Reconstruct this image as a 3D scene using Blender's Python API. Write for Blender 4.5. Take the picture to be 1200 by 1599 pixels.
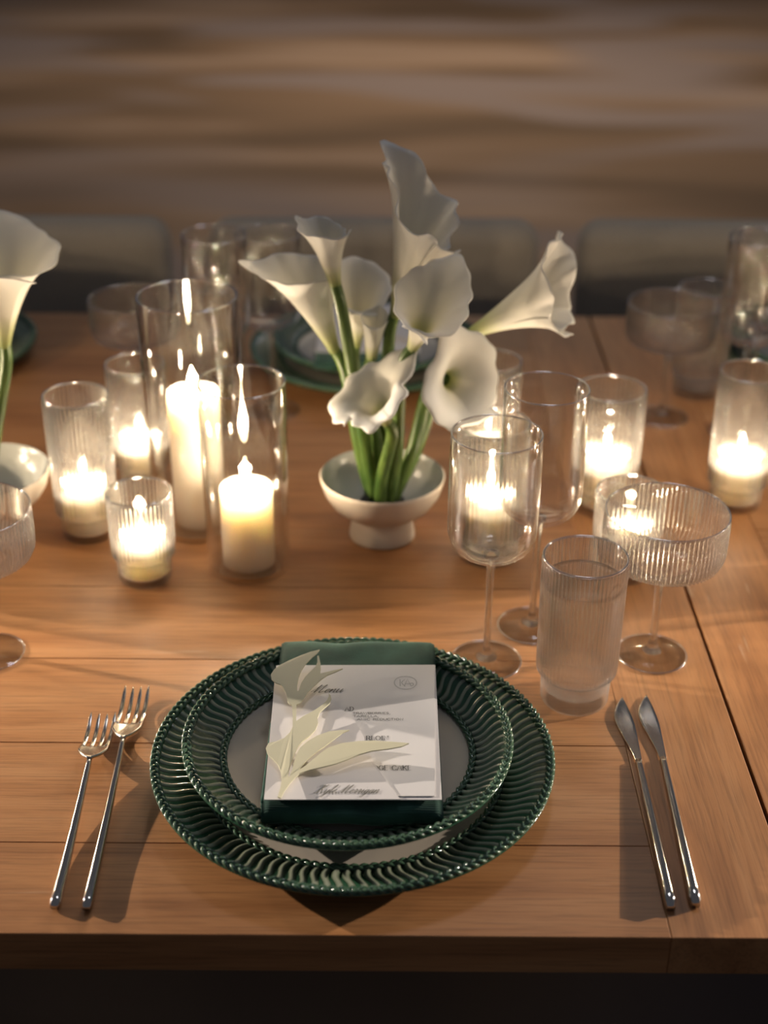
import bpy, bmesh, math, random
from mathutils import Vector, Matrix
import numpy as np

# ------------------------------------------------------------------ scene, camera, light
for o in list(bpy.data.objects):
    bpy.data.objects.remove(o, do_unlink=True)
scene = bpy.context.scene
COL = scene.collection
PI = math.pi
T = 0.75                                   # height of the table top

CAM = (0.0, -0.8907, 0.7233 + T); PITCH, YAW, ROLL, FPX = 28.4051, -0.0126, 0.3671, 2182.4
_p, _y, _r = (math.radians(a) for a in (PITCH, YAW, ROLL))
FW = Vector((math.sin(_y) * math.cos(_p), math.cos(_y) * math.cos(_p), -math.sin(_p)))
_rt = Vector((math.cos(_y), -math.sin(_y), 0)); _up = _rt.cross(FW)
RT = math.cos(_r) * _rt + math.sin(_r) * _up
UP = math.cos(_r) * _up - math.sin(_r) * _rt
cam_data = bpy.data.cameras.new('camera'); cam = bpy.data.objects.new('camera', cam_data); COL.objects.link(cam)
cam.matrix_world = Matrix(((RT.x, UP.x, -FW.x, CAM[0]), (RT.y, UP.y, -FW.y, CAM[1]), (RT.z, UP.z, -FW.z, CAM[2]), (0, 0, 0, 1)))
cam_data.sensor_fit = 'VERTICAL'; cam_data.sensor_height = 36.0; cam_data.lens = FPX * 36.0 / 1599.0
cam_data.clip_start = 0.02; cam_data.clip_end = 100
cam_data.dof.use_dof = True; cam_data.dof.focus_distance = 1.11; cam_data.dof.aperture_fstop = 3.4
scene.camera = cam

scene.view_settings.view_transform = 'Standard'; scene.view_settings.look = 'None'
scene.view_settings.exposure = 0.0; scene.view_settings.gamma = 1.0
scene.view_settings.use_curve_mapping = False
try:
    scene.cycles.transparent_max_bounces = 40
    scene.cycles.max_bounces = 16; scene.cycles.transmission_bounces = 14
    scene.cycles.sample_clamp_indirect = 4.0
    scene.cycles.use_denoising = True
except Exception:
    pass

world = bpy.data.worlds.new('evening_room'); scene.world = world; world.use_nodes = True
_bg = world.node_tree.nodes['Background']
_bg.inputs[0].default_value = (0.80, 0.84, 1.0, 1); _bg.inputs[1].default_value = 0.080

def area_light(name, loc, target, size, power, color, spread=180):
    d = bpy.data.lights.new(name, 'AREA'); d.shape = 'DISK'; d.size = size; d.energy = power; d.color = color
    o = bpy.data.objects.new(name, d); COL.objects.link(o); o.location = loc
    o.rotation_euler = (Vector(target) - Vector(loc)).to_track_quat('-Z', 'Y').to_euler(); d.spread = math.radians(spread)
    return o
area_light('ceiling_lamp', (0.4, 1.3, 3.3), (0, 0.5, T), 0.5, 7.0, (0.86, 0.90, 1.0))
area_light('room_lamp', (0.4, 6.6, 3.6), (0.4, 6.6, 0), 2.6, 58.0, (1.0, 0.82, 0.62), 135)
def pin_spot(name, loc, target, power, color, angle):
    d = bpy.data.lights.new(name, 'SPOT'); d.energy = power; d.color = color; d.spot_size = math.radians(angle); d.spot_blend = 0.5; d.shadow_soft_size = 0.012
    o = bpy.data.objects.new(name, d); COL.objects.link(o); o.location = loc
    o.rotation_euler = (Vector(target) - Vector(loc)).to_track_quat('-Z', 'Y').to_euler()
pin_spot('pin_spot_left', (-1.95, 0.62, T + 0.50), (0.06, -0.13, T), 250.0, (1.0, 0.87, 0.75), 29)
pin_spot('pin_spot_right', (2.05, 0.56, T + 0.50), (0.04, -0.13, T), 250.0, (1.0, 0.87, 0.75), 29)

def at(px, py, z):                           # point of the photograph on a level plane z above the table top
    d = FW + (px - 600) / FPX * RT - (py - 799.5) / FPX * UP
    t = (z + T - CAM[2]) / d.z
    return Vector(CAM) + d * t
def crop(cx, cy, z):                         # the same in the place card's own 1200 px detail
    return at(400 + cx * 0.25833, 1000 + cy * 0.25833, z)

# ------------------------------------------------------------------ materials
def new_mat(name):
    m = bpy.data.materials.new(name); m.use_nodes = True
    nt = m.node_tree; nt.nodes.clear()
    out = nt.nodes.new('ShaderNodeOutputMaterial')
    return m, nt, out
def N(nt, kind, **kw):
    n = nt.nodes.new(kind)
    for k, v in kw.items():
        if k == 'inp':
            for a, b in v.items(): n.inputs[a].default_value = b
        else: setattr(n, k, v)
    return n
def ramp(nt, stops):
    n = nt.nodes.new('ShaderNodeValToRGB'); e = n.color_ramp.elements
    while len(e) < len(stops): e.new(0.5)
    for i, (p, c) in enumerate(stops):
        e[i].position = p; e[i].color = (*c, 1) if len(c) == 3 else c
    return n
def plain(name, color, rough=0.5, metal=0.0, **kw):
    m, nt, out = new_mat(name)
    b = N(nt, 'ShaderNodeBsdfPrincipled', inp={'Base Color': (*color, 1), 'Roughness': rough, 'Metallic': metal})
    for k, v in kw.items(): b.inputs[k.replace('_', ' ')].default_value = v
    nz = N(nt, 'ShaderNodeTexNoise', inp={'Scale': 180.0, 'Detail': 2.0})
    bm_ = N(nt, 'ShaderNodeBump', inp={'Strength': 0.04, 'Distance': 0.001})
    nt.links.new(nz.outputs['Fac'], bm_.inputs['Height'])
    nt.links.new(bm_.outputs[0], b.inputs['Normal'])
    nt.links.new(b.outputs[0], out.inputs[0])
    return m

def wood(name, along):                        # along = 'X' or 'Y'
    m, nt, out = new_mat(name); L = nt.links.new
    tc = N(nt, 'ShaderNodeTexCoord'); oi = N(nt, 'ShaderNodeObjectInfo')
    add = N(nt, 'ShaderNodeVectorMath', operation='ADD'); L(tc.outputs['Object'], add.inputs[0])
    mul = N(nt, 'ShaderNodeVectorMath', operation='SCALE'); L(oi.outputs['Location'], mul.inputs[0]); mul.inputs['Scale'].default_value = 7.3
    L(mul.outputs[0], add.inputs[1])
    def mapped(sx, sy, sz):
        mp = N(nt, 'ShaderNodeMapping'); L(add.outputs[0], mp.inputs[0])
        mp.inputs['Scale'].default_value = (sx, sy, sz) if along == 'X' else (sy, sx, sz)
        return mp
    mp = mapped(2.2, 26, 26); n1 = N(nt, 'ShaderNodeTexNoise', inp={'Scale': 1.0, 'Detail': 5.0, 'Roughness': 0.6, 'Distortion': 0.6}); L(mp.outputs[0], n1.inputs[0])
    mp2 = mapped(14, 420, 420); n2 = N(nt, 'ShaderNodeTexNoise', inp={'Scale': 1.0, 'Detail': 3.0, 'Roughness': 0.7}); L(mp2.outputs[0], n2.inputs[0])
    mp3 = mapped(9, 110, 110); n3 = N(nt, 'ShaderNodeTexNoise', inp={'Scale': 1.0, 'Detail': 2.0}); L(mp3.outputs[0], n3.inputs[0])
    c1 = ramp(nt, [(0.25, (0.27, 0.108, 0.036)), (0.5, (0.43, 0.195, 0.072)), (0.78, (0.53, 0.27, 0.115))]); L(n1.outputs[0], c1.inputs[0])
    c2 = ramp(nt, [(0.35, (0.55, 0.55, 0.55)), (0.52, (1, 1, 1))]); L(n2.outputs[0], c2.inputs[0])
    mx = N(nt, 'ShaderNodeMix', data_type='RGBA', blend_type='MULTIPLY'); mx.inputs[0].default_value = 0.55
    L(c1.outputs[0], mx.inputs[6]); L(c2.outputs[0], mx.inputs[7])
    fl = ramp(nt, [(0.70, (0, 0, 0)), (0.77, (1, 1, 1))]); L(n3.outputs[0], fl.inputs[0])      # limed flecks
    big = N(nt, 'ShaderNodeTexNoise', inp={'Scale': 5.0, 'Detail': 1.0}); L(add.outputs[0], big.inputs[0])
    bigr = ramp(nt, [(0.5, (0, 0, 0)), (0.68, (0.5, 0.5, 0.5))]); L(big.outputs[0], bigr.inputs[0])
    ml = N(nt, 'ShaderNodeMath', operation='MULTIPLY'); L(fl.outputs[0], ml.inputs[0]); L(bigr.outputs[0], ml.inputs[1])
    mx2 = N(nt, 'ShaderNodeMix', data_type='RGBA'); L(ml.outputs[0], mx2.inputs[0]); L(mx.outputs[2], mx2.inputs[6]); mx2.inputs[7].default_value = (0.62, 0.47, 0.33, 1)
    hv = N(nt, 'ShaderNodeHueSaturation'); L(mx2.outputs[2], hv.inputs['Color'])
    mr = N(nt, 'ShaderNodeMapRange'); L(oi.outputs['Random'], mr.inputs[0]); mr.inputs[3].default_value = 0.86; mr.inputs[4].default_value = 1.10
    L(mr.outputs[0], hv.inputs['Value'])
    b = N(nt, 'ShaderNodeBsdfPrincipled', inp={'Roughness': 0.42}); L(hv.outputs[0], b.inputs['Base Color'])
    bp = N(nt, 'ShaderNodeBump', inp={'Strength': 0.25, 'Distance': 0.0006}); L(n2.outputs[0], bp.inputs['Height']); L(bp.outputs[0], b.inputs['Normal'])
    L(b.outputs[0], out.inputs[0])
    return m

def thin_glass_nodes(nt, tint=(0.985, 0.985, 0.98), base=0.035, edge=0.7, power=3.2, rough=0.02):
    L = nt.links.new
    lw = N(nt, 'ShaderNodeLayerWeight', inp={'Blend': 0.5})
    pw = N(nt, 'ShaderNodeMath', operation='POWER'); pw.inputs[1].default_value = power; L(lw.outputs['Facing'], pw.inputs[0])
    ma = N(nt, 'ShaderNodeMath', operation='MULTIPLY_ADD'); ma.inputs[1].default_value = edge; ma.inputs[2].default_value = base; L(pw.outputs[0], ma.inputs[0])
    tr = N(nt, 'ShaderNodeBsdfTransparent'); tr.inputs[0].default_value = (*tint, 1)
    gl = N(nt, 'ShaderNodeBsdfGlossy', inp={'Roughness': rough}); gl.inputs[0].default_value = (1, 1, 1, 1)
    mx = N(nt, 'ShaderNodeMixShader'); L(ma.outputs[0], mx.inputs[0]); L(tr.outputs[0], mx.inputs[1]); L(gl.outputs[0], mx.inputs[2])
    return mx
def glass_thin(name, **kw):
    m, nt, out = new_mat(name); nt.links.new(thin_glass_nodes(nt, **kw).outputs[0], out.inputs[0]); return m
def glass_real(name, ior=1.45, keep=0.85, rough=0.0, rib_glow=0.0, **kw):      # keep = share of true refraction
    m, nt, out = new_mat(name); L = nt.links.new
    th = thin_glass_nodes(nt, **kw)
    g = N(nt, 'ShaderNodeBsdfGlass', inp={'IOR': ior, 'Roughness': rough}); g.inputs[0].default_value = (0.99, 0.99, 0.985, 1)
    mx = N(nt, 'ShaderNodeMixShader'); mx.inputs[0].default_value = keep
    L(th.outputs[0], mx.inputs[1]); L(g.outputs[0], mx.inputs[2])
    if rib_glow:                                   # translucent share stands in for candlelight scattered by the ribs
        t = N(nt, 'ShaderNodeBsdfTranslucent'); t.inputs[0].default_value = (0.95, 0.93, 0.9, 1)
        m2 = N(nt, 'ShaderNodeMixShader'); m2.inputs[0].default_value = rib_glow
        L(mx.outputs[0], m2.inputs[1]); L(t.outputs[0], m2.inputs[2]); mx = m2
    L(mx.outputs[0], out.inputs[0])
    return m

M = {}
M['wood_x'] = wood('oak_lengthwise', 'X'); M['wood_y'] = wood('oak_crosswise', 'Y')
M['steel'] = plain('polished_steel', (0.62, 0.58, 0.53), 0.12, 1.0)
M['glass'] = glass_thin('clear_thin_glass', base=.04, edge=1.0, power=3.0)
M['foot'] = glass_thin('clear_foot_glass', base=.035, edge=.12, power=5.0)
M['stem'] = glass_real('clear_stem_glass', keep=0.6)
M['ribbed'] = glass_real('ribbed_glass', keep=0.72, rib_glow=0.03, base=0.06, edge=0.7)
M['watercup'] = glass_real('ribbed_glass_heavy', keep=0.38, base=0.14, edge=0.7, rough=.07)
M['water'] = glass_real('still_water', ior=1.33, keep=0.35, base=.06)
M['bowl_out'] = plain('stoneware_outside', (0.62, 0.54, 0.45), 0.55)
M['bowl_in'] = plain('stoneware_inside', (0.50, 0.50, 0.45), 0.22)
M['cream_glaze'] = plain('cream_glaze', (0.52, 0.46, 0.385), 0.18)
M['under'] = plain('dark_green_glaze', (0.024, 0.075, 0.040), 0.15)
M['paper'] = plain('white_card', (0.80, 0.76, 0.73), 0.75)
M['paper2'] = plain('white_laid_card', (0.77, 0.745, 0.72), 0.75)
M['cutout'] = plain('pale_yellow_card', (0.70, 0.66, 0.46), 0.7)
M['ink'] = plain('grey_green_ink', (0.15, 0.145, 0.115), 0.6)
M['ink_dark'] = plain('dark_ink', (0.06, 0.06, 0.055), 0.6)
M['deboss'] = plain('card_deboss_shade', (0.42, 0.42, 0.40), 0.75)
M['wick'] = plain('charred_wick', (0.02, 0.015, 0.01), 0.9)
M['spadix'] = plain('spadix_yellow', (0.62, 0.48, 0.10), 0.8)
M['frog'] = plain('dark_metal', (0.03, 0.035, 0.03), 0.4)
M['leg'] = plain('dark_stained_wood', (0.03, 0.02, 0.014), 0.6)

def wax():
    m, nt, out = new_mat('ivory_wax')
    b = N(nt, 'ShaderNodeBsdfPrincipled', inp={'Base Color': (0.86, 0.78, 0.66, 1), 'Roughness': 0.5, 'Subsurface Weight': 0.9, 'Subsurface Scale': 0.04})
    b.inputs['Subsurface Radius'].default_value = (1.0, 0.92, 0.82)
    nz = N(nt, 'ShaderNodeTexNoise', inp={'Scale': 60.0}); bp = N(nt, 'ShaderNodeBump', inp={'Strength': 0.1, 'Distance': 0.001})
    nt.links.new(nz.outputs[0], bp.inputs['Height']); nt.links.new(bp.outputs[0], b.inputs['Normal'])
    nt.links.new(b.outputs[0], out.inputs[0]); return m
M['wax'] = wax()
def flame():
    m, nt, out = new_mat('candle_flame')
    e = N(nt, 'ShaderNodeEmission', inp={'Strength': 45.0}); e.inputs[0].default_value = (1.0, 0.78, 0.45, 1)
    t = N(nt, 'ShaderNodeBsdfTransparent'); a = N(nt, 'ShaderNodeAddShader')
    nt.links.new(e.outputs[0], a.inputs[0]); nt.links.new(t.outputs[0], a.inputs[1]); nt.links.new(a.outputs[0], out.inputs[0]); return m
M['flame'] = flame()
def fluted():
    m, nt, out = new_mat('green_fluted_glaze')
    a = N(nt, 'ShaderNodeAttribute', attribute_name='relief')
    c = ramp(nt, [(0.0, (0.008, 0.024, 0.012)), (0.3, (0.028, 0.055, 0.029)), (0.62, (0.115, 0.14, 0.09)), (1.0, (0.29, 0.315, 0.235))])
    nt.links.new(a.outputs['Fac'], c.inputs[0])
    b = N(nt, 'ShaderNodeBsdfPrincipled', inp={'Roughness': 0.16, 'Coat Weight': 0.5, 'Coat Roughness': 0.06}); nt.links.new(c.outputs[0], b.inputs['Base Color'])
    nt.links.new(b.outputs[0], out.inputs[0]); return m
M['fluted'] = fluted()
def braid_mat():
    m, nt, out = new_mat('green_braid_glaze')
    nz = N(nt, 'ShaderNodeTexNoise', inp={'Scale': 140.0, 'Detail': 2.0})
    c = ramp(nt, [(0.3, (0.022, 0.065, 0.034)), (0.7, (0.095, 0.165, 0.10))]); nt.links.new(nz.outputs[0], c.inputs[0])
    b = N(nt, 'ShaderNodeBsdfPrincipled', inp={'Roughness': 0.14, 'Coat Weight': 0.5, 'Coat Roughness': 0.06}); nt.links.new(c.outputs[0], b.inputs['Base Color'])
    nt.links.new(b.outputs[0], out.inputs[0]); return m
M['braid'] = braid_mat()
def velvet():
    m, nt, out = new_mat('green_velvet'); L = nt.links.new
    tc = N(nt, 'ShaderNodeTexCoord')
    nz = N(nt, 'ShaderNodeTexNoise', inp={'Scale': 45.0, 'Detail': 4.0}); L(tc.outputs['Object'], nz.inputs[0])
    c = ramp(nt, [(0.3, (0.007, 0.036, 0.026)), (0.7, (0.022, 0.082, 0.058))]); L(nz.outputs[0], c.inputs[0])
    b = N(nt, 'ShaderNodeBsdfPrincipled', inp={'Roughness': 0.85, 'Sheen Weight': 0.5, 'Sheen Roughness': 0.35})
    b.inputs['Sheen Tint'].default_value = (0.45, 0.75, 0.62, 1); L(c.outputs[0], b.inputs['Base Color'])
    wv = N(nt, 'ShaderNodeTexWave', bands_direction='Y', inp={'Scale': 190.0, 'Distortion': 1.2, 'Detail': 1.0}); L(tc.outputs['Object'], wv.inputs[0])
    bp = N(nt, 'ShaderNodeBump', inp={'Strength': 0.35, 'Distance': 0.0006}); L(wv.outputs['Fac'], bp.inputs['Height']); L(bp.outputs[0], b.inputs['Normal'])
    L(b.outputs[0], out.inputs[0]); return m
M['velvet'] = velvet()
def petal():
    m, nt, out = new_mat('calla_petal'); L = nt.links.new
    a = N(nt, 'ShaderNodeAttribute', attribute_name='along')
    c = ramp(nt, [(0.0, (0.30, 0.36, 0.09)), (0.16, (0.58, 0.60, 0.30)), (0.42, (0.84, 0.82, 0.72)), (1.0, (0.88, 0.87, 0.83))]); L(a.outputs['Fac'], c.inputs[0])
    b = N(nt, 'ShaderNodeBsdfPrincipled', inp={'Roughness': 0.5, 'Sheen Weight': 0.15}); L(c.outputs[0], b.inputs['Base Color'])
    t = N(nt, 'ShaderNodeBsdfTranslucent'); L(c.outputs[0], t.inputs[0])
    mx = N(nt, 'ShaderNodeMixShader'); mx.inputs[0].default_value = 0.38; L(b.outputs[0], mx.inputs[1]); L(t.outputs[0], mx.inputs[2])
    L(mx.outputs[0], out.inputs[0]); return m
M['petal'] = petal()
def stem_mat():
    m, nt, out = new_mat('calla_stem_green'); L = nt.links.new
    tc = N(nt, 'ShaderNodeTexCoord'); mp = N(nt, 'ShaderNodeMapping'); mp.inputs['Scale'].default_value = (160, 160, 8); L(tc.outputs['Object'], mp.inputs[0])
    nz = N(nt, 'ShaderNodeTexNoise', inp={'Scale': 1.0, 'Detail': 2.0}); L(mp.outputs[0], nz.inputs[0])
    c = ramp(nt, [(0.3, (0.035, 0.085, 0.014)), (0.7, (0.12, 0.19, 0.04))]); L(nz.outputs[0], c.inputs[0])
    b = N(nt, 'ShaderNodeBsdfPrincipled', inp={'Roughness': 0.35}); L(c.outputs[0], b.inputs['Base Color']); L(b.outputs[0], out.inputs[0]); return m
M['green'] = stem_mat()
def floor_mat():
    m, nt, out = new_mat('wave_patterned_floor'); L = nt.links.new
    tc = N(nt, 'ShaderNodeTexCoord')
    def nz(sx, sy, det, off, dist=0.6):
        mp = N(nt, 'ShaderNodeMapping'); mp.inputs['Scale'].default_value = (sx, sy, 1); mp.inputs['Location'].default_value = off; L(tc.outputs['Object'], mp.inputs[0])
        n = N(nt, 'ShaderNodeTexNoise', inp={'Scale': 1.0, 'Detail': det, 'Roughness': 0.45, 'Distortion': dist}); L(mp.outputs[0], n.inputs[0]); return n
    a = nz(0.42, 1.5, 2.0, (3.1, 1.7, 0)); b_ = nz(0.5, 1.1, 1.0, (9.0, 4.4, 0))
    c1 = ramp(nt, [(0.34, (0.145, 0.088, 0.046)), (0.5, (0.235, 0.145, 0.082)), (0.68, (0.38, 0.26, 0.18))]); L(a.outputs[0], c1.inputs[0])
    c2 = ramp(nt, [(0.5, (0, 0, 0)), (0.62, (1, 1, 1))]); L(b_.outputs[0], c2.inputs[0])
    mx = N(nt, 'ShaderNodeMix', data_type='RGBA'); L(c2.outputs[0], mx.inputs[0]); L(c1.outputs[0], mx.inputs[6]); mx.inputs[7].default_value = (0.27, 0.205, 0.18, 1)
    mx.inputs[0].default_value = 0.5
    b = N(nt, 'ShaderNodeBsdfPrincipled', inp={'Roughness': 0.8}); L(mx.outputs[2], b.inputs['Base Color']); L(b.outputs[0], out.inputs[0]); return m
M['floor'] = floor_mat()
def fabric(name, c0, c1):
    m, nt, out = new_mat(name); L = nt.links.new
    nz = N(nt, 'ShaderNodeTexNoise', inp={'Scale': 220.0, 'Detail': 3.0}); c = ramp(nt, [(0.3, c0), (0.7, c1)]); L(nz.outputs[0], c.inputs[0])
    b = N(nt, 'ShaderNodeBsdfPrincipled', inp={'Roughness': 0.9, 'Sheen Weight': 0.3}); L(c.outputs[0], b.inputs['Base Color'])
    bp = N(nt, 'ShaderNodeBump', inp={'Strength': 0.2, 'Distance': 0.001}); L(nz.outputs[0], bp.inputs['Height']); L(bp.outputs[0], b.inputs['Normal'])
    L(b.outputs[0], out.inputs[0]); return m
M['fabric'] = fabric('taupe_fabric', (0.27, 0.235, 0.19), (0.38, 0.33, 0.27))

# ------------------------------------------------------------------ mesh helpers
def mesh(name, V, F, smooth=True, attr=None):
    me = bpy.data.meshes.new(name); me.from_pydata([tuple(v) for v in V], [], F); me.update()
    if smooth: me.polygons.foreach_set('use_smooth', [True] * len(me.polygons))
    if attr:
        a = me.attributes.new(attr[0], 'FLOAT', 'POINT'); a.data.foreach_set('value', list(attr[1]))
    return me
def obj(name, me, mat, parent=None, loc=(0, 0, 0), rot=(0, 0, 0)):
    o = bpy.data.objects.new(name, me); COL.objects.link(o)
    if mat is not None and not me.materials: me.materials.append(mat)
    o.parent = parent; o.location = loc; o.rotation_euler = rot
    return o
def tag(o, label=None, cat=None, group=None, kind=None):
    if label: o['label'] = label
    if cat: o['category'] = cat
    if group: o['group'] = group
    if kind: o['kind'] = kind
    return o
def thing(name, label, cat, loc=(0, 0, 0), rz=0.0, group=None):
    o = bpy.data.objects.new(name, None); COL.objects.link(o); o.empty_display_size = 0.02
    o.location = loc; o.rotation_euler = (0, 0, rz)
    return tag(o, label, cat, group)
def copy_tree(o, parent=None, **kw):
    c = o.copy(); COL.objects.link(c); c.parent = parent
    for ch in list(o.children): copy_tree(ch, c)
    for k, v in kw.items():
        if k == 'loc': c.location = v
        elif k == 'rz': c.rotation_euler = (0, 0, v)
        else: c[k] = v
    return c

def lathe(prof, segs, ribs=0, amp=0.0, mask=None, closed=False):
    """prof: list of (r, z).  Ribs wave the radius where mask is 1."""
    V, F = [], []; rings = []
    for i, (r, z) in enumerate(prof):
        if r < 1e-6:
            rings.append([len(V)]); V.append((0, 0, z)); continue
        k = (mask[i] if mask else 0) * amp; ring = []
        for s in range(segs):
            a = 2 * PI * s / segs; rr = r + k * math.cos(ribs * a)
            ring.append(len(V)); V.append((rr * math.cos(a), rr * math.sin(a), z))
        rings.append(ring)
    pairs = list(zip(rings, rings[1:])) + ([(rings[-1], rings[0])] if closed else [])
    for A, B in pairs:
        if len(A) == 1 and len(B) == 1: continue
        for s in range(segs):
            t = (s + 1) % segs
            if len(A) == 1: F.append((A[0], B[t], B[s]))
            elif len(B) == 1: F.append((A[s], A[t], B[0]))
            else: F.append((A[s], A[t], B[t], B[s]))
    return V, F
def tube(path, rad, segs=10, closed=False, cap=True):
    P = [Vector(p) for p in path]; n = len(P); V, F = [], []
    nrm = None
    for i in range(n):
        a = P[i - 1] if (i > 0 or closed) else P[i]; b = P[(i + 1) % n] if (i < n - 1 or closed) else P[i]
        t = (b - a).normalized()
        if nrm is None: nrm = t.orthogonal().normalized()
        nrm = (nrm - t * nrm.dot(t)).normalized(); bn = t.cross(nrm)
        r = rad[i] if isinstance(rad, (list, tuple)) else rad
        for s in range(segs):
            q = 2 * PI * s / segs; V.append(P[i] + r * (math.cos(q) * nrm + math.sin(q) * bn))
    for i in range(n if closed else n - 1):
        j = (i + 1) % n
        for s in range(segs):
            t = (s + 1) % segs; F.append((i * segs + s, i * segs + t, j * segs + t, j * segs + s))
    if cap and not closed:
        F.append(tuple(range(segs - 1, -1, -1))); F.append(tuple((n - 1) * segs + s for s in range(segs)))
    return V, F
def rbox(sx, sy, sz, bev=0.003, seg=2):
    bm = bmesh.new(); bmesh.ops.create_cube(bm, size=1.0)
    bmesh.ops.scale(bm, vec=(sx, sy, sz), verts=bm.verts)
    if bev: bmesh.ops.bevel(bm, geom=list(bm.edges), offset=bev, segments=seg, affect='EDGES', profile=0.5)
    V = [v.co.copy() for v in bm.verts]; F = [tuple(v.index for v in f.verts) for f in bm.faces]
    bm.verts.index_update(); F = [tuple(v.index for v in f.verts) for f in bm.faces]; bm.free()
    return V, F
def cat_rom(pts, k=4, closed=False):
    P = [Vector(p) for p in pts]; n = len(P); out = []
    for i in range(n if closed else n - 1):
        p0 = P[(i - 1) % n] if (closed or i > 0) else P[i]; p1 = P[i]; p2 = P[(i + 1) % n]
        p3 = P[(i + 2) % n] if (closed or i + 2 < n) else p2
        for j in range(k):
            t = j / k
            out.append(0.5 * ((2 * p1) + (p2 - p0) * t + (2 * p0 - 5 * p1 + 4 * p2 - p3) * t * t + (3 * p1 - p0 - 3 * p2 + p3) * t ** 3))
    if not closed: out.append(P[-1])
    return out
def slab(poly, thick):
    """polygon (list of 3-D points, roughly level) given thickness downwards."""
    bm = bmesh.new(); top = [bm.verts.new(p) for p in poly]; f = bm.faces.new(top)
    f.normal_update()
    if f.normal.z < 0: f.normal_flip()
    bmesh.ops.triangulate(bm, faces=[f], ngon_method='EAR_CLIP')
    bm.faces.ensure_lookup_table()
    tris = [tuple(v for v in fc.verts) for fc in bm.faces]
    bot = {v: bm.verts.new(v.co - Vector((0, 0, thick))) for v in top}
    for t in tris: bm.faces.new([bot[v] for v in reversed(t)])
    n = len(top)
    for i in range(n):
        a, b = top[i], top[(i + 1) % n]
        try: bm.faces.new((a, bot[a], bot[b], b))
        except ValueError: pass
    bmesh.ops.recalc_face_normals(bm, faces=bm.faces)
    me = bpy.data.meshes.new('slab'); bm.to_mesh(me); bm.free(); return me

# ------------------------------------------------------------------ the setting
fl = obj('floor', mesh('floor', [(-16, -6, 0), (16, -6, 0), (16, 20, 0), (-16, 20, 0)], [(0, 1, 2, 3)], False), M['floor'])
tag(fl, 'wave patterned tan and brown floor', None, None, 'structure')

# two oak tables end to end, long boards closed by a cross board at the joint
FRONT, BACK, TH = -0.1746, 1.055, 0.0345
EDGES = [FRONT, -0.0813, 0.040, 0.163, 0.288, 0.412, 0.538, 0.662, 0.786, 0.920, BACK]
def make_table(label, x_end_near, x_cross, x_far):
    lo, hi = min(x_end_near, x_cross), max(x_end_near, x_cross)
    t = thing('dining_table', label, 'table', ((x_end_near + x_far) / 2, (FRONT + BACK) / 2, 0), 0, 'oak tables placed end to end')
    ox, oy = t.location.x, t.location.y
    def board(name, x0, x1, y0, y1, mat):
        V, F = rbox(x1 - x0, y1 - y0, TH, 0.0006, 1)
        return obj(name, mesh(name, V, F, False), mat, t, ((x0 + x1) / 2 - ox, (y0 + y1) / 2 - oy, T - TH / 2))
    p0, p1 = min(x_cross, x_far), max(x_cross, x_far)
    for a, b in zip(EDGES, EDGES[1:]):
        board('plank', p0 + 0.0003, p1 - 0.0002, a + 0.0001, b - 0.0001, M['wood_x'])
    board('end_board', lo, hi, FRONT, BACK, M['wood_y'])
    V, F = rbox(p1 - p0 - 0.1, 0.9, 0.02, 0.002, 1)
    obj('underframe', mesh('underframe', V, F, False), M['leg'], t, ((p0 + p1) / 2 - ox, 0, T - TH - 0.01))
    for x in ((p0 + 0.25, p1 - 0.85) if x_far < 0 else (p0 + 0.40, p1 - 0.25)):
        for y in (0.12, 0.76):
            V, F = rbox(0.08, 0.08, T - TH - 0.02, 0.004, 1)
            obj('leg', mesh('leg', V, F, False), M['leg'], t, (x - ox, y - oy, (T - TH - 0.02) / 2))
    return t
make_table('oak table with long planks under the green place setting and flower bowl', 0.2975, 0.2025, -1.75)
make_table('second oak table beyond the dark joint at the right edge', 0.3010, 0.3960, 2.3)

# upholstered chairs on the far side
def make_chair(label, x):
    c = thing('dining_chair', label, 'chair', (x, 1.22, 0), 0, 'taupe chairs on the far side of the table')
    V, F = rbox(0.50, 0.48, 0.10, 0.03, 4); obj('seat', mesh('seat', V, F), M['fabric'], c, (0, -0.02, 0.44))
    # rounded shell backrest, gently curved around the sitter
    V, F = rbox(0.55, 0.075, 0.42, 0.035, 5)
    W_ = []
    for v in V:
        v = Vector(v); W_.append((v.x, v.y - 0.25 * (v.x ** 2) + 0.02 * (v.z + .21), v.z - 0.22 * max(0, abs(v.x) - 0.17) ** 1.6 * (1 if v.z > 0 else 0)))
    obj('backrest', mesh('backrest', W_, F), M['fabric'], c, (0, 0.17, 0.590))
    for sx in (-1, 1):
        for sy in (-1, 1):
            V, F = tube([(0, 0, 0), (0, 0, 0.395)], [0.013, 0.019], 12)
            obj('leg', mesh('leg', V, F), M['leg'], c, (sx * 0.2, sy * 0.19 - 0.02, 0))
make_chair('taupe upholstered chair facing the flower bowl across the table', -0.02)
make_chair('taupe upholstered chair on the far side at the left edge', -0.635)
make_chair('taupe upholstered chair on the far side at the right edge', 0.595)

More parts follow.
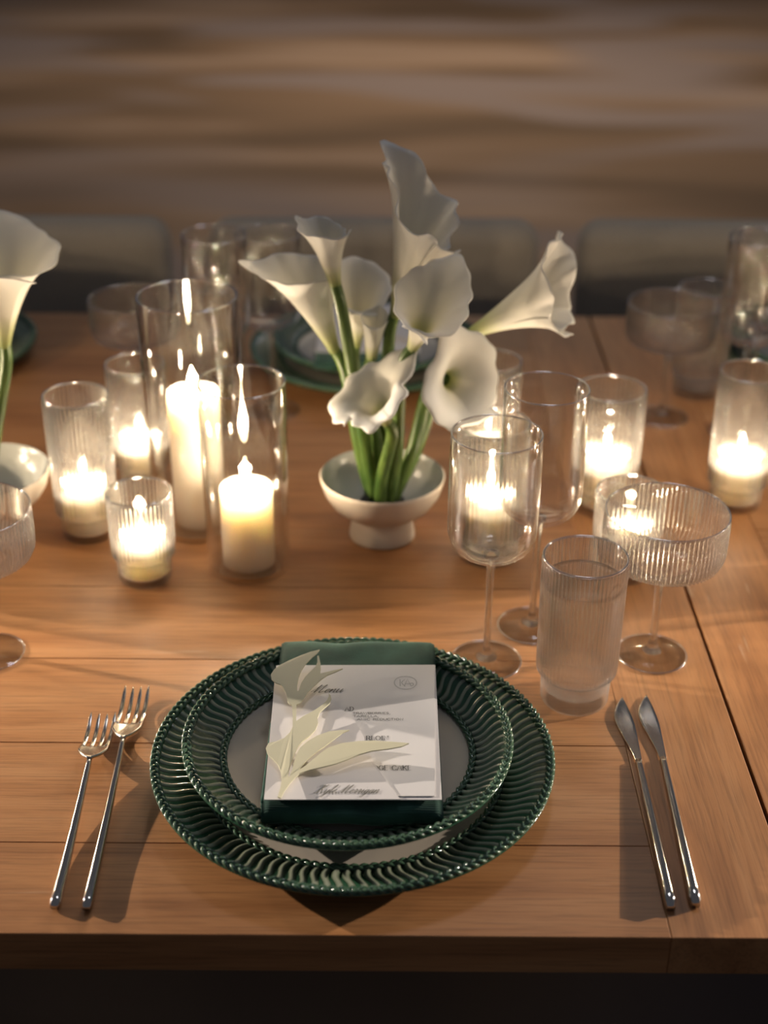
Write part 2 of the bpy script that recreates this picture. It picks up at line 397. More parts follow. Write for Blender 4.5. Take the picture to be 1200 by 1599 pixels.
# ------------------------------------------------------------------ plates
def braid_mesh(R, z, n, width, rad, lift, slope, segs=7, per=14):
    """three-strand plait bent into a ring"""
    V, F = [], []
    tot = n * per
    for k in range(3):
        path = []
        for i in range(tot):
            a = 2 * PI * i / tot; ph = n * a + k * 2 * PI / 3
            o = width * math.sin(ph); h = lift * math.sin(2 * ph)
            r = R + o; path.append((r * math.cos(a), r * math.sin(a), z + h + slope * o))
        v, f = tube(path, rad, segs, closed=True); b = len(V)
        V += v; F += [tuple(i + b for i in q) for q in f]
    return mesh('braid', V, F)
def flute_mesh(r0, z0, r1, z1, n, amp, sway, per=10, rings=22):
    V, F, A = [], [], []
    S = n * per
    for j in range(rings + 1):
        t = j / rings; r = r0 + (r1 - r0) * t
        z = z0 + (z1 - z0) * (0.62 * t + 0.38 * t * t)
        env = min(1, t * 9) * min(1, (1 - t) * 9)
        ph0 = sway * math.sin(t * 2 * PI)
        for s in range(S):
            a = 2 * PI * s / S; w = math.cos(n * a + ph0)
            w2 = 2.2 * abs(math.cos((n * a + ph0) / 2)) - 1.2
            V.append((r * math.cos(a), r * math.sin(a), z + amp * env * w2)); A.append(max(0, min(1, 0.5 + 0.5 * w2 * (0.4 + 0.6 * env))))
    for j in range(rings):
        for s in range(S):
            t = (s + 1) % S; F.append((j * S + s, j * S + t, (j + 1) * S + t, (j + 1) * S + s))
    return mesh('fluted_rim', V, F, True, ('relief', A))
def plate_parts(parent, r_in, r_out, z_in, z_out, nfl, nbr, foot_r, well_z):
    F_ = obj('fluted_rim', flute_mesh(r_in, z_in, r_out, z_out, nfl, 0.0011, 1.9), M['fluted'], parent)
    V, F = lathe([(0, well_z), (r_in * .8, well_z), (r_in * .94, well_z + .0006), (r_in + .001, z_in)], 128)
    obj('well', mesh('well', V, F), M['cream_glaze'], parent)
    pr = [(0, 0.002), (foot_r - .004, 0.002), (foot_r - .002, 0), (foot_r + .002, 0), (foot_r + .004, well_z * .35), (r_in, max(well_z - .004, .003)), (r_out - .002, z_out - .006), (r_out + .0022, z_out - .002),
          (r_out + .0026, z_out - .0002), (r_out + .001, z_out + .0004), (r_out - .002, z_out - .0012), (r_in, z_in - .0022), (r_in * .9, well_z - .001), (0, well_z - .001)]
    V, F = lathe(pr, 160); obj('underside', mesh('underside', V, F), M['under'], parent)
    obj('braided_edge', braid_mesh(r_out - .0012, z_out + .0006, nbr, .0025, .00165, .0012, .25), M['braid'], parent)
    obj('inner_braid', braid_mesh(r_in + .0008, z_in + .0012, int(nbr * r_in / r_out), .0020, .00135, .0010, .2), M['braid'], parent)
PX = -0.0236
charger = thing('charger_plate', 'large green fluted charger plate with braided rim under the smaller plate in front', 'plate', (PX, 0, T), 0, 'green charger plates')
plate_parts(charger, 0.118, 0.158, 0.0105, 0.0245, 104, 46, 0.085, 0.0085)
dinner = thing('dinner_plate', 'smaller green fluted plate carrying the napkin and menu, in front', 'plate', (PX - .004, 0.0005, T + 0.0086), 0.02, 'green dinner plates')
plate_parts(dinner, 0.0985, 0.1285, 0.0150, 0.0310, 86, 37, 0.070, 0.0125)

FARY = 0.876
for x, side in ((-0.022, 'beneath the far menu, behind the flower bowl'), (-0.635, 'at the far left edge of the table'), (0.595, 'at the far right edge of the table')):
    copy_tree(charger, None, loc=(x, FARY, T), label='blurred green charger plate ' + side)
    copy_tree(dinner, None, loc=(x, FARY, T + .0086), label='blurred smaller green plate on the charger ' + side)

# ------------------------------------------------------------------ napkin, menu, cutout
def napkin_mesh(w, y0, y1, th, z0f, z0b, seed=1):
    """folded velvet: a plump slab whose near end is the rolled fold, laid across the plate"""
    rnd = random.Random(seed); V, F = [], []
    nx, ny = 40, 60
    prof = []
    m = 64
    for i in range(m):
        a = 2 * PI * i / m; c, s = math.cos(a), math.sin(a)
        e = 0.24
        prof.append((math.copysign(abs(c) ** e, c), math.copysign(abs(s) ** 0.75, s)))
    for i in range(nx + 1):
        u = i / nx; ex = abs(2 * u - 1)
        sq = (1 - max(0, (ex - 0.955) / 0.045) ** 2 * 0.55)
        x = (u - .5) * w
        for c, s in prof:
            v = 0.5 + 0.5 * c; y = y0 + (y1 - y0) * v + 0.0012 * math.sin(9 * u + 2 * s)
            zc = z0f + (z0b - z0f) * max(0, (v - .62) / .38) ** 1.5 + th / 2
            wob = 0.0006 * math.sin(17 * u + 11 * v) + 0.0004 * math.sin(31 * v - 7 * u)
            tt = th * (1.0 - 0.25 * v)
            V.append((x * (1 + 0.012 * (0.5 - v)), y, zc + (tt / 2) * s * sq + wob))
        # end caps added after
    for i in range(nx):
        for j in range(m):
            k = (j + 1) % m; F.append((i * m + j, i * m + k, (i + 1) * m + k, (i + 1) * m + j))
    F.append(tuple(range(m))); F.append(tuple(nx * m + j for j in range(m - 1, -1, -1)))
    return mesh('napkin', V, F)
def layer_lines(w, y0, y1, z, th):
    V, F = [], []
    for k, f in enumerate((0.3, 0.52, 0.74)):
        v, q = tube(cat_rom([(-w / 2 - .0005, y0 + (y1 - y0) * t, z + th * f + .0006 * math.sin(9 * t + k)) for t in (0.06, .2, .35, .5)], 4), 0.0011, 6)
        b = len(V); V += v; F += [tuple(i + b for i in g) for g in q]
    return mesh('fold_edges', V, F)
nap = thing('velvet_napkin', 'dark green velvet napkin folded on the small plate under the menu', 'napkin', (PX + .0015, 0, T))
obj('cloth', napkin_mesh(0.1335, -0.0960, 0.1235, 0.0215, 0.0250, 0.0330), M['velvet'], nap)
obj('fold_edges', layer_lines(0.1335, -0.096, 0.1235, 0.0255, 0.0205), M['velvet'], nap)

ZC = 0.0482                                     # the paper lies on the napkin
def rel(p, o): return Vector(p) - Vector(o)
def poly_obj(name, pts, thick, mat, parent, origin):
    return obj(name, slab([rel(p, origin) for p in pts], thick), mat, parent)
org = Vector((PX, 0, T + ZC))
folder = thing('menu_folder', 'white paper pocket folder with curved flap and handwritten style name', 'folder', org)
poly_obj('back_panel', [crop(122, 152, ZC), crop(1085, 150, ZC), crop(1124, 962, ZC), crop(48, 962, ZC)], 0.0006, M['paper'], folder, org)
ins = thing('menu_card', 'white menu card with embossed round seal tucked in the folder', 'menu', org)
ZI = ZC + 0.0009
poly_obj('card', [crop(130, 150, ZI), crop(1081, 147, ZI), crop(1081, 940, ZI), crop(90, 940, ZI)], 0.0006, M['paper2'], ins, org)
ZF = ZC + 0.0040
flap = [(112, 235), (200, 258), (300, 297), (380, 333), (460, 378), (530, 425), (590, 480), (640, 560), (670, 630), (705, 720), (760, 810), (820, 890), (872, 960)]
def flap_z(y): return ZC + 0.0016 + 0.0030 * (962 - y) / 730
fp = cat_rom([crop(x, y, flap_z(y)) for x, y in flap], 4) + [crop(48, 962, flap_z(962)), crop(84, 600, flap_z(600))]
poly_obj('front_flap', fp, 0.0005, M['paper'], folder, org)

cut = [(130, 945), (148, 890), (155, 840), (150, 790), (130, 745), (95, 710), (70, 685), (60, 650), (75, 620), (120, 610), (170, 590), (205, 555), (222, 520), (222, 450), (218, 388), (200, 382), (192, 370),
       (188, 340), (178, 310), (165, 285), (150, 265), (120, 255), (95, 235), (90, 205), (110, 175), (150, 145), (200, 120), (270, 90), (330, 68), (385, 55), (370, 75), (340, 100), (300, 140), (275, 180), (258, 220),
       (250, 270), (249, 305), (257, 305), (272, 260), (297, 220), (332, 185), (362, 155), (371, 130), (370, 92), (380, 92), (390, 140), (392, 172), (388, 200), (430, 190), (480, 178), (525, 169), (480, 190), (430, 210),
       (385, 242), (345, 280), (315, 312), (290, 352), (268, 378), (245, 388), (243, 450), (242, 488), (290, 455), (340, 430), (400, 390), (430, 360), (440, 338), (440, 320), (452, 332), (456, 352), (445, 380), (420, 402),
       (385, 435), (372, 470), (375, 500), (360, 540), (320, 580), (280, 610), (255, 640), (235, 680), (215, 730), (200, 780), (190, 830), (205, 818), (222, 770), (240, 700), (265, 650), (310, 610), (370, 575), (440, 550),
       (520, 541), (565, 540), (520, 560), (480, 590), (420, 635), (370, 670), (310, 720), (280, 755), (261, 782), (300, 757), (360, 705), (430, 650), (520, 620), (620, 608), (720, 605), (820, 612), (890, 617), (925, 621),
       (880, 640), (800, 655), (700, 667), (620, 690), (550, 720), (480, 745), (400, 765), (330, 780), (290, 792), (262, 803), (215, 850), (175, 905), (150, 952)]
def cz(x, y):
    d = math.hypot((x - 200) / 800, (y - 780) / 900)
    return ZF + 0.0018 + 0.0125 * min(1, d) ** 1.1
lily_o = obj('paper_lily', slab([rel(crop(x, y, cz(x, y)), org) for x, y in cut], 0.0010), M['cutout'], None, org)
tag(lily_o, 'pale yellow paper calla lily cutout lying on the menu folder', 'paper cutout')

# lettering: single-stroke letters turned into thin ribbons of ink
G = {  # capitals on a 1 x 1 box: strokes, 'w' = advance
 'A': (1.0, [[(0, 0), (.48, 1), (.96, 0)], [(.2, .36), (.76, .36)]]), 'B': (.85, [[(.1, 0), (.1, 1), (.55, 1), (.7, .88), (.7, .64), (.52, .54), (.1, .54)], [(.52, .54), (.76, .42), (.76, .12), (.58, 0), (.1, 0)]]),
 'C': (.95, [[(.88, .8), (.7, .97), (.45, 1), (.15, .85), (.05, .5), (.15, .15), (.45, 0), (.72, .04), (.9, .22)]]),
 'D': (.98, [[(.1, 0), (.1, 1), (.5, 1), (.82, .82), (.92, .5), (.82, .18), (.5, 0), (.1, 0)]]),
 'E': (.8, [[(.72, 1), (.1, 1), (.1, 0), (.74, 0)], [(.1, .52), (.6, .52)]]), 'G': (1.0, [[(.86, .82), (.68, .97), (.45, 1), (.15, .85), (.05, .5), (.15, .15), (.45, 0), (.75, .04), (.88, .15), (.88, .45), (.6, .45)]]),
 'I': (.35, [[(.16, 0), (.16, 1)]]), 'K': (.92, [[(.1, 0), (.1, 1)], [(.82, 1), (.12, .46)], [(.32, .6), (.9, 0)]]), 'L': (.75, [[(.1, 1), (.1, 0), (.7, 0)]]),
 'M': (1.15, [[(.06, 0), (.1, 1), (.56, .1), (1.0, 1), (1.05, 0)]]), 'N': (1.0, [[(.1, 0), (.1, 1), (.88, 0), (.88, 1)]]),
 'O': (1.08, [[(.52, 1), (.2, .88), (.06, .5), (.2, .12), (.52, 0), (.84, .12), (.98, .5), (.84, .88), (.52, 1)]]),
 'R': (.92, [[(.1, 0), (.1, 1), (.55, 1), (.74, .86), (.74, .62), (.55, .5), (.1, .5)], [(.5, .5), (.9, 0)]]),
 'S': (.8, [[(.68, .85), (.5, 1), (.22, .97), (.1, .78), (.22, .58), (.56, .44), (.7, .24), (.55, .03), (.25, 0), (.06, .16)]]),
 'T': (.86, [[(.02, 1), (.84, 1)], [(.43, 1), (.43, 0)]]), 'U': (.95, [[(.1, 1), (.1, .3), (.25, .05), (.48, 0), (.72, .05), (.86, .3), (.86, 1)]]), 'W': (1.3, [[(0, 1), (.3, 0), (.63, .95), (.95, 0), (1.26, 1)]]),
 ',': (.35, [[(.16, .1), (.06, -.22)]]), ' ': (.55, [])}
SERIF = {'A': [(0, 0), (.96, 0)], 'D': [(.1, 0), (.1, 1)], 'G': [(.88, .45)], 'E': [(.1, 0), (.1, 1)], 'R': [(.1, 0), (.1, 1), (.9, 0)], 'L': [(.1, 0), (.1, 1)], 'I': [(.16, 0), (.16, 1)], 'N': [(.1, 0), (.1, 1), (.88, 1)], 'K': [(.1, 0), (.1, 1), (.82, 1), (.9, 0)], 'O': [], 'C': []}
# joined script letters on an x-height of 1, drawn slanted
S_ = {
 'M': (2.9, [[(-.5, .25), (-.35, .0), (.1, .1), (.75, 1.0), (1.15, 2.2), (1.0, 1.0), (.95, 0), (1.5, 1.2), (2.2, 2.2), (1.95, 1.0), (1.9, .15), (2.2, .0), (2.7, .5)]]),
 'e': (1.0, [[(0, .35), (.5, .55), (.75, .85), (.5, 1), (.2, .7), (.15, .25), (.4, 0), (.75, .15), (1.0, .45)]]),
 'n': (1.35, [[(0, .45), (.22, .95), (.2, .5), (.12, 0), (.4, .65), (.75, 1), (.9, .8), (.85, .3), (1.0, 0), (1.35, .45)]]),
 'u': (1.35, [[(0, .45), (.2, 1), (.12, .4), (.25, 0), (.55, .2), (.95, 1), (.88, .4), (1.0, 0), (1.35, .45)]]),
 'K': (2.2, [[(-.2, 1.6), (-.1, 2.0), (.5, 2.15), (.9, 1.9)], [(.95, 2.2), (.7, 1.2), (.45, .25), (.1, 0), (-.35, .2)], [(2.0, 2.15), (1.6, 2.1), (1.1, 1.35), (.75, 1.1), (1.15, .95), (1.45, .25), (1.75, 0), (2.2, .35)]]),
 'y': (1.3, [[(0, .45), (.2, 1), (.12, .4), (.3, .05), (.6, .25), (.95, 1), (.8, .0), (.55, -.9), (.2, -1.0), (.2, -.6), (.75, -.1), (1.3, .45)]]),
 'l': (.85, [[(0, .45), (.5, 1.4), (.7, 2.1), (.5, 2.1), (.3, 1.2), (.2, .3), (.4, 0), (.85, .45)]]),
 'r': (1.0, [[(0, .45), (.25, 1.1), (.4, .95), (.62, .9), (.5, .4), (.6, 0), (1.0, .45)]]),
 'i': (.75, [[(0, .45), (.25, 1), (.18, .35), (.32, 0), (.75, .45)], [(.38, 1.55), (.45, 1.62)]]),
 'g': (1.25, [[(.8, .9), (.45, 1), (.12, .55), (.25, .05), (.55, .2), (.9, .98), (.75, .0), (.5, -.9), (.15, -1.0), (.15, -.6), (.75, -.1), (1.25, .45)]]),
 'a': (1.25, [[(.8, .9), (.45, 1), (.12, .55), (.25, .05), (.55, .2), (.9, .98), (.82, .35), (.95, 0), (1.25, .45)]]), ' ': (.6, [])}
def ribbon(V, F, pts, w):
    n = len(pts)
    for i in range(n):
        a = pts[max(i - 1, 0)]; b = pts[min(i + 1, n - 1)]
        t = (b - a); t.z = 0
        if t.length < 1e-9: t = Vector((1, 0, 0))
        t.normalize(); s = Vector((-t.y, t.x, 0)); ww = w(t) if callable(w) else w
        V.append(pts[i] + s * ww / 2); V.append(pts[i] - s * ww / 2)
    b = len(V) - 2 * n
    for i in range(n - 1): F.append((b + 2 * i, b + 2 * i + 1, b + 2 * i + 3, b + 2 * i + 2))
def write(parent, text, p0, p1, height, z, weight, mat, script=False, slant=0.0, serif=False):
    """text from p0 to p1 (photograph points on the card), letters of the given height in metres"""
    A = at(*p0, z) - org; B = at(*p1, z) - org; ex = (B - A).normalized(); ey = Vector((-ex.y, ex.x, 0))
    tab = S_ if script else G
    total = sum(tab[c][0] for c in text) + (0.12 * len(text) if not script else 0); sx = (B - A).length / total
    V, F = [], []; pen = 0.0
    for c in text:
        adv, strokes = tab[c]
        for st in strokes:
            q = [A + ex * ((pen + x) * sx + slant * y * height) + ey * (y * height) for x, y in st]
            if script: q = cat_rom(q, 5); wf = lambda t: weight * (0.55 + 0.9 * max(0, -(t.dot(ey)) if t.dot(ey) < 0 else t.dot(ey) * 0.2))
            elif serif: wf = lambda t: weight * (0.5 + 0.9 * abs(t.dot(ey)))
            else: wf = weight
            ribbon(V, F, q, wf)
        if serif:
            for (x, y) in SERIF.get(c, []):
                cpt = A + ex * ((pen + x) * sx) + ey * (y * height)
                ribbon(V, F, [cpt - ex * 0.12 * height, cpt + ex * 0.12 * height], weight * 0.6)
        pen += adv + (0 if script else 0.12)
    return obj('lettering', mesh('lettering', V, F, False), mat, parent)
ZT = ZI + 0.00025
write(ins, 'Menu', (483, 1081.5), (534, 1081), 0.0050, ZT, 0.00060, M['ink_dark'], True, 0.55)
write(ins, 'AD', (539, 1110), (553.5, 1110), 0.0054, ZT, 0.00050, M['ink_dark'], serif=True)
write(ins, 'TRAWBERRIES,', (551, 1115), (611, 1115), 0.0027, ZT, 0.00038, M['ink_dark'])
write(ins, 'TARELLA,', (552, 1119.7), (593, 1119.7), 0.0027, ZT, 0.00038, M['ink_dark'])
write(ins, 'AMIC REDUCTION', (558, 1124.7), (631, 1124.7), 0.0027, ZT, 0.00038, M['ink_dark'])
write(ins, 'RLOIN', (572, 1155.8), (608, 1155.8), 0.0054, ZT, 0.00050, M['ink_dark'], serif=True)
write(ins, 'DGE CAKE', (583.5, 1202.5), (644, 1202.5), 0.0054, ZT, 0.00050, M['ink_dark'], serif=True)
write(folder, 'Kyle Merrigan', (491, 1238.3), (590, 1238.6), 0.0043, ZC + 0.0023, 0.00050, M['ink'], True, 0.62)
# the full stop peeping out beside the flap
V, F = lathe([(0, .0002), (.0006, .0002), (.0006, 0)], 8)
obj('full_stop', mesh('full_stop', V, F, False), M['ink_dark'], ins, at(594.6, 1211.3, ZI) - org)
# debossed round seal, the shade of its pressed lines painted as grey ribbons
def seal():
    c = at(633.5, 1066, ZT) - org; V, F = [], []; R = 0.0092
    ring = [c + Vector((R * math.cos(a), R * math.sin(a), 0)) for a in np.linspace(0, 2 * PI, 49)]
    ribbon(V, F, ring, 0.0007)
    k = 0.0105
    def s(pts, sm=False):
        q = [c + Vector(((x - .5) * k, (y - .5) * k, 0)) for x, y in pts]
        ribbon(V, F, cat_rom(q, 5) if sm else q, 0.0006)
    s([(.08, .02), (.08, .95)]); s([(.46, .95), (.2, .5), (.48, .02)], True); s([(.4, .02), (.66, 1.0), (.95, .02)]); s([(.5, .36), (.84, .36)])
    s([(.84, .36), (1.06, .46), (1.12, .22), (.98, .05)], True)
    return obj('embossed_seal', mesh('seal', V, F, False), M['deboss'], ins)
seal()

# far menus and napkins
for x, side in ((-0.022, 'behind the flower bowl'), (-0.635, 'at the far left edge'), (0.595, 'at the far right edge')):
    n2 = copy_tree(nap, None, loc=(x - .002, FARY, T), rz=PI, label='blurred green velvet napkin on the far plate ' + side, group='napkins on the far plates')
    f2 = thing('menu_folder', 'blurred white menu folder on the far napkin ' + side, 'folder', (x, FARY, T + ZC), PI, 'menus on the far plates')
    for ch in folder.children:
        if ch.name.split('.')[0] in ('back_panel', 'front_flap'):
            c = ch.copy(); COL.objects.link(c); c.parent = f2

# ------------------------------------------------------------------ cutlery
def steel_bar(path, wid, thk, pinch=0.35):
    """bar with a bevelled six-sided section along a path of (x, y, z)"""
    V, F = [], []; n = len(path)
    sec = [(-1, -.35), (-.7, -1), (.7, -1), (1, -.35), (1, .35), (.55, 1), (-.55, 1), (-1, .35)]
    for i, p in enumerate(path):
        w = wid[i] / 2; h = thk[i] / 2
        for a, b in sec: V.append((p[0] + a * w, p[1], p[2] + b * h))
    m = len(sec)
    for i in range(n - 1):
        for s in range(m):
            t = (s + 1) % m; F.append((i * m + s, i * m + t, (i + 1) * m + t, (i + 1) * m + s))
    F.append(tuple(range(m - 1, -1, -1))); F.append(tuple((n - 1) * m + s for s in range(m)))
    return V, F
def finish(me, bevel=0.0):
    bm = bmesh.new(); bm.from_mesh(me); bmesh.ops.recalc_face_normals(bm, faces=bm.faces); bm.to_mesh(me); bm.free(); return me
def make_fork(L, hw):
    """along +y from the handle end at y = 0; tines curl upward at the far end"""
    f = thing('dinner_fork', '', 'fork')
    hl = L * 0.70
    ys = np.linspace(0, hl, 24)
    wid = [0.0084 * (0.55 + 0.45 * min(1, (0.0015 + y) / 0.004)) - 0.0042 * (y / hl) for y in ys]
    thk = [0.0070 * (0.5 + 0.5 * min(1, (0.0015 + y) / 0.004)) - 0.0032 * (y / hl) for y in ys]
    zz = [0.0040 + 0.010 * (y / hl) ** 2.2 for y in ys]
    V, F = steel_bar([(0, y, z) for y, z in zip(ys, zz)], wid, thk)
    obj('handle', finish(mesh('handle', V, F)), M['steel'], f)
    hz = lambda t: 0.0135 - 0.0135 * math.sin(min(1, t * 1.25) * PI * 0.5) * (1 - 0.0) + (0.016 * max(0, t - .45) ** 1.5) + 0.0012
    # head: shoulders widening from the neck
    hy0, hy1, hy2 = hl - 0.002, hl + (L - hl) * 0.34, L
    nx = 14; V, F = [], []; R = []
    for j in range(17):
        t = j / 16; y = hy0 + (hy1 - hy0) * t
        w = hw / 2 * (0.17 + 0.83 * min(1, (max(0, t - .06) / .60)) ** 0.6) if t > .06 else hw / 2 * 0.17
        tt = (y - hl) / (L - hl); z = hz(max(0, tt))
        row = []
        for i in range(nx + 1):
            u = 2 * i / nx - 1; row.append(len(V)); V.append((u * w, y, z + 0.0022 * u * u * min(1, t * 1.5)))
        R.append(row)
    for a, b in zip(R, R[1:]):
        for i in range(nx): F.append((a[i], a[i + 1], b[i + 1], b[i]))
    h = obj('head', mesh('head', V, F), M['steel'], f)
    md = h.modifiers.new('thickness', 'SOLIDIFY'); md.thickness = 0.0022; md.offset = 0
    for k in range(4):
        xc = (k - 1.5) * hw * 0.270
        ys = np.linspace(hy1 - 0.001, hy2, 16); path, wd, th = [], [], []
        for y in ys:
            t = (y - hy1) / (hy2 - hy1); tt = (y - hl) / (L - hl)
            path.append((xc * (1 + 0.02 * t), y, hz(tt) + 0.0022 * (xc / (hw / 2)) ** 2)); wd.append(hw * 0.185 * (1 - 0.35 * max(0, t) - 0.45 * max(0, t - .85) / .15)); th.append(0.0022 * (1 - .4 * max(0, t)))
        V, F = steel_bar(path, wd, th); obj('tine', finish(mesh('tine', V, F)), M['steel'], f)
    return f
def place_along(o, a, b):
    d = Vector(b) - Vector(a); o.location = a; o.rotation_euler = (0, 0, math.atan2(d.y, d.x) - PI / 2)
f1 = make_fork(0.222, 0.0245); f1['label'] = 'shorter steel fork, outermost left of the green plates'; f1['group'] = 'forks left of the plates'
a, b = at(85, 1418, 0.003), at(160, 1104, 0.016); place_along(f1, (a.x, a.y, T), (b.x, b.y, T))
f2 = make_fork(0.262, 0.0245); f2['label'] = 'longer steel fork lying nearest the green plates'; f2['group'] = 'forks left of the plates'
a, b = at(135, 1420, 0.003), at(213, 1063, 0.016); place_along(f2, (a.x, a.y, T), (b.x, b.y, T))

def make_knife(L):
    k = thing('table_knife', '', 'knife')
    hl = L * 0.66
    ys = np.linspace(0, hl, 26)
    wid = [0.0090 * (0.55 + 0.45 * min(1, (0.001 + y) / 0.003)) * (1 - 0.42 * (y / hl) ** 0.8) for y in ys]
    thk = [0.0090 * (0.55 + 0.45 * min(1, (0.001 + y) / 0.003)) * (1 - 0.62 * (y / hl)) for y in ys]
    V, F = steel_bar([(0, y, t / 2 + 0.0005) for y, t in zip(ys, thk)], wid, thk); obj('handle', finish(mesh('handle', V, F)), M['steel'], k)
    # leaf blade: straight back on the right, bellied edge on the left
    nb = 28; V, F = [], []; R = []
    for j in range(nb + 1):
        t = j / nb; y = hl - 0.003 + (L - hl + 0.003) * t
        xr = 0.0026 + 0.0006 * math.sin(t * PI) - 0.0050 * max(0, t - .55) / .45 * t
        bel = (math.sin(min(1, t * 1.25) * PI * 0.5) ** 1.7) * (1 - max(0, (t - .58) / .42) ** 2.1)
        xl = -0.0026 * (1 - t) - 0.0115 * bel + 0.0 - 0.0024 * t * (1 if t < 1 else 1)
        if xl > xr - 1e-4: xl = xr - 1e-4
        row = []
        for i in range(7):
            u = i / 6; row.append(len(V)); V.append((xl + (xr - xl) * u, y, 0.0016 + 0.0009 * u * (1 - t * .5)))
        R.append(row)
    for p, q in zip(R, R[1:]):
        for i in range(6): F.append((p[i], p[i + 1], q[i + 1], q[i]))
    o = obj('blade', mesh('blade', V, F), M['steel'], k); md = o.modifiers.new('thickness', 'SOLIDIFY'); md.thickness = 0.0014; md.offset = 0
    return k
k1 = make_knife(0.2555); k1['label'] = 'steel knife on the left of the pair, nearer the water glass'; k1['group'] = 'knives right of the plates'
a, b = at(1048, 1419, 0.003), at(976, 1086, 0.002); place_along(k1, (a.x, a.y, T), (b.x, b.y, T))
k2 = copy_tree(k1, None, label='steel knife on the right of the pair, farther from the plates')
a, b = at(1087, 1414, 0.003), at(1014, 1084, 0.002); place_along(k2, (a.x, a.y, T), (b.x, b.y, T))

# ------------------------------------------------------------------ stemware
def offset_in(prof, th): return [(max(r - th, 0.0), z) for r, z in prof]
M['rim'] = glass_thin('glass_rim_bead', base=.28, edge=.7, power=1.6, rough=.05)
def rim_bead(parent, R, z, r=.0007):
    n = 96; V, F = tube([(R * math.cos(2 * PI * i / n), R * math.sin(2 * PI * i / n), z) for i in range(n)], r, 8, closed=True)
    obj('rim', mesh('rim', V, F), M['rim'], parent)
M['cupbase'] = glass_real('pressed_glass_base', keep=.2, rib_glow=.05, base=.06, edge=.5, power=4)
def make_wine(H, R, zb, footr, name, label, group):
    w = thing(name, label, 'wine glass', (0, 0, 0), 0, group)
    hb = H - zb; th = 0.0011
    outer = []
    for i in range(13):
        t = i / 12; a = t * PI / 2
        outer.append((0.0042 + (R * 1.015 - 0.0042) * math.sin(a) ** 0.72, zb + hb * 0.24 * (1 - math.cos(a)) ** 1.1))
    outer += [(R * 1.02, zb + hb * .45), (R * 1.01, zb + hb * .75), (R, H - .0008), (R - th / 2, H)]
    inner = [(R - th, H - .0008), (R * 1.01 - th, zb + hb * .75), (R * 1.02 - th, zb + hb * .45)]
    for i in range(12, -1, -1):
        t = i / 12; a = t * PI / 2
        inner.append((max(0.0, (R * 1.015 - th) * math.sin(a) ** 0.72), zb + .004 + (hb * 0.24 - .004) * (1 - math.cos(a)) ** 1.1))
    V, F = lathe([(0, zb)] + outer + inner, 96); obj('bowl', mesh('bowl', V, F), M['glass'], w); rim_bead(w, R - th / 2, H, .0009); rim_bead(w, footr - .0008, .0010, .0009)
    sp = [(0, 0.0045), (0.010, 0.0050), (0.0050, 0.0085), (0.0032, 0.016), (0.0030, zb * .5), (0.0034, zb * .85), (0.0050, zb - .004), (0.0075, zb + .0012), (0, zb + .0018)]
    V, F = lathe(sp, 32); obj('stem', mesh('stem', V, F), M['stem'], w)
    fp_ = [(0, 0.0), (footr - .001, 0.0), (footr, 0.0009), (footr - .001, 0.0018), (footr * .55, 0.0034), (0.010, 0.0052), (0, 0.0056)]
    V, F = lathe(fp_, 96); obj('foot', mesh('foot', V, F), M['foot'], w)
    return w
def make_coupe(H, R, footr, name, label, group):
    w = thing(name, label, 'coupe glass', (0, 0, 0), 0, group)
    zb = H - 0.060; th = 0.0013
    pr, mk = [(0, zb)], [0]
    for r, z, m in ((.005, zb, 0), (.02, zb + .0030, .3), (R * .72, zb + .0082, .7), (R * .92, zb + .0135, 1), (R * .988, zb + .0215, 1), (R, zb + .034, 1), (R * 1.0, H - .012, 1), (R, H - .003, 1), (R, H - .0008, .1), (R - th / 2, H, 0), (R - th, H - .0008, 0),
                    (R - th, zb + .034, 0), (R * .988 - th, zb + .0220, 0), (R * .92 - th, zb + .0150, 0), (R * .72 - th, zb + .0100, 0), (.02, zb + .0052, 0), (0, zb + .004, 0)):
        pr.append((r, z)); mk.append(m)
    V, F = lathe(pr, 480, 80, .00055, mk); obj('bowl', mesh('bowl', V, F), M['ribbed_thin'], w); rim_bead(w, R - th / 2, H, .0009); rim_bead(w, footr - .0008, .0010, .0009)
    sp = [(0, 0.0045), (0.009, 0.0050), (0.0048, 0.009), (0.0034, 0.02), (0.0032, zb * .5), (0.0036, zb * .8), (0.0058, zb - .003), (0.009, zb + .001), (0, zb + .0016)]
    V, F = lathe(sp, 32); obj('stem', mesh('stem', V, F), M['stem'], w)
    fp_ = [(0, 0.0), (footr - .001, 0.0), (footr, 0.0009), (footr - .001, 0.0018), (footr * .5, 0.0034), (0.010, 0.0052), (0, 0.0056)]
    V, F = lathe(fp_, 96); obj('foot', mesh('foot', V, F), M['foot'], w)
    return w
M['ribbed_thin'] = glass_real('ribbed_coupe_glass', keep=0.38, rib_glow=.015, base=0.05, edge=0.6)
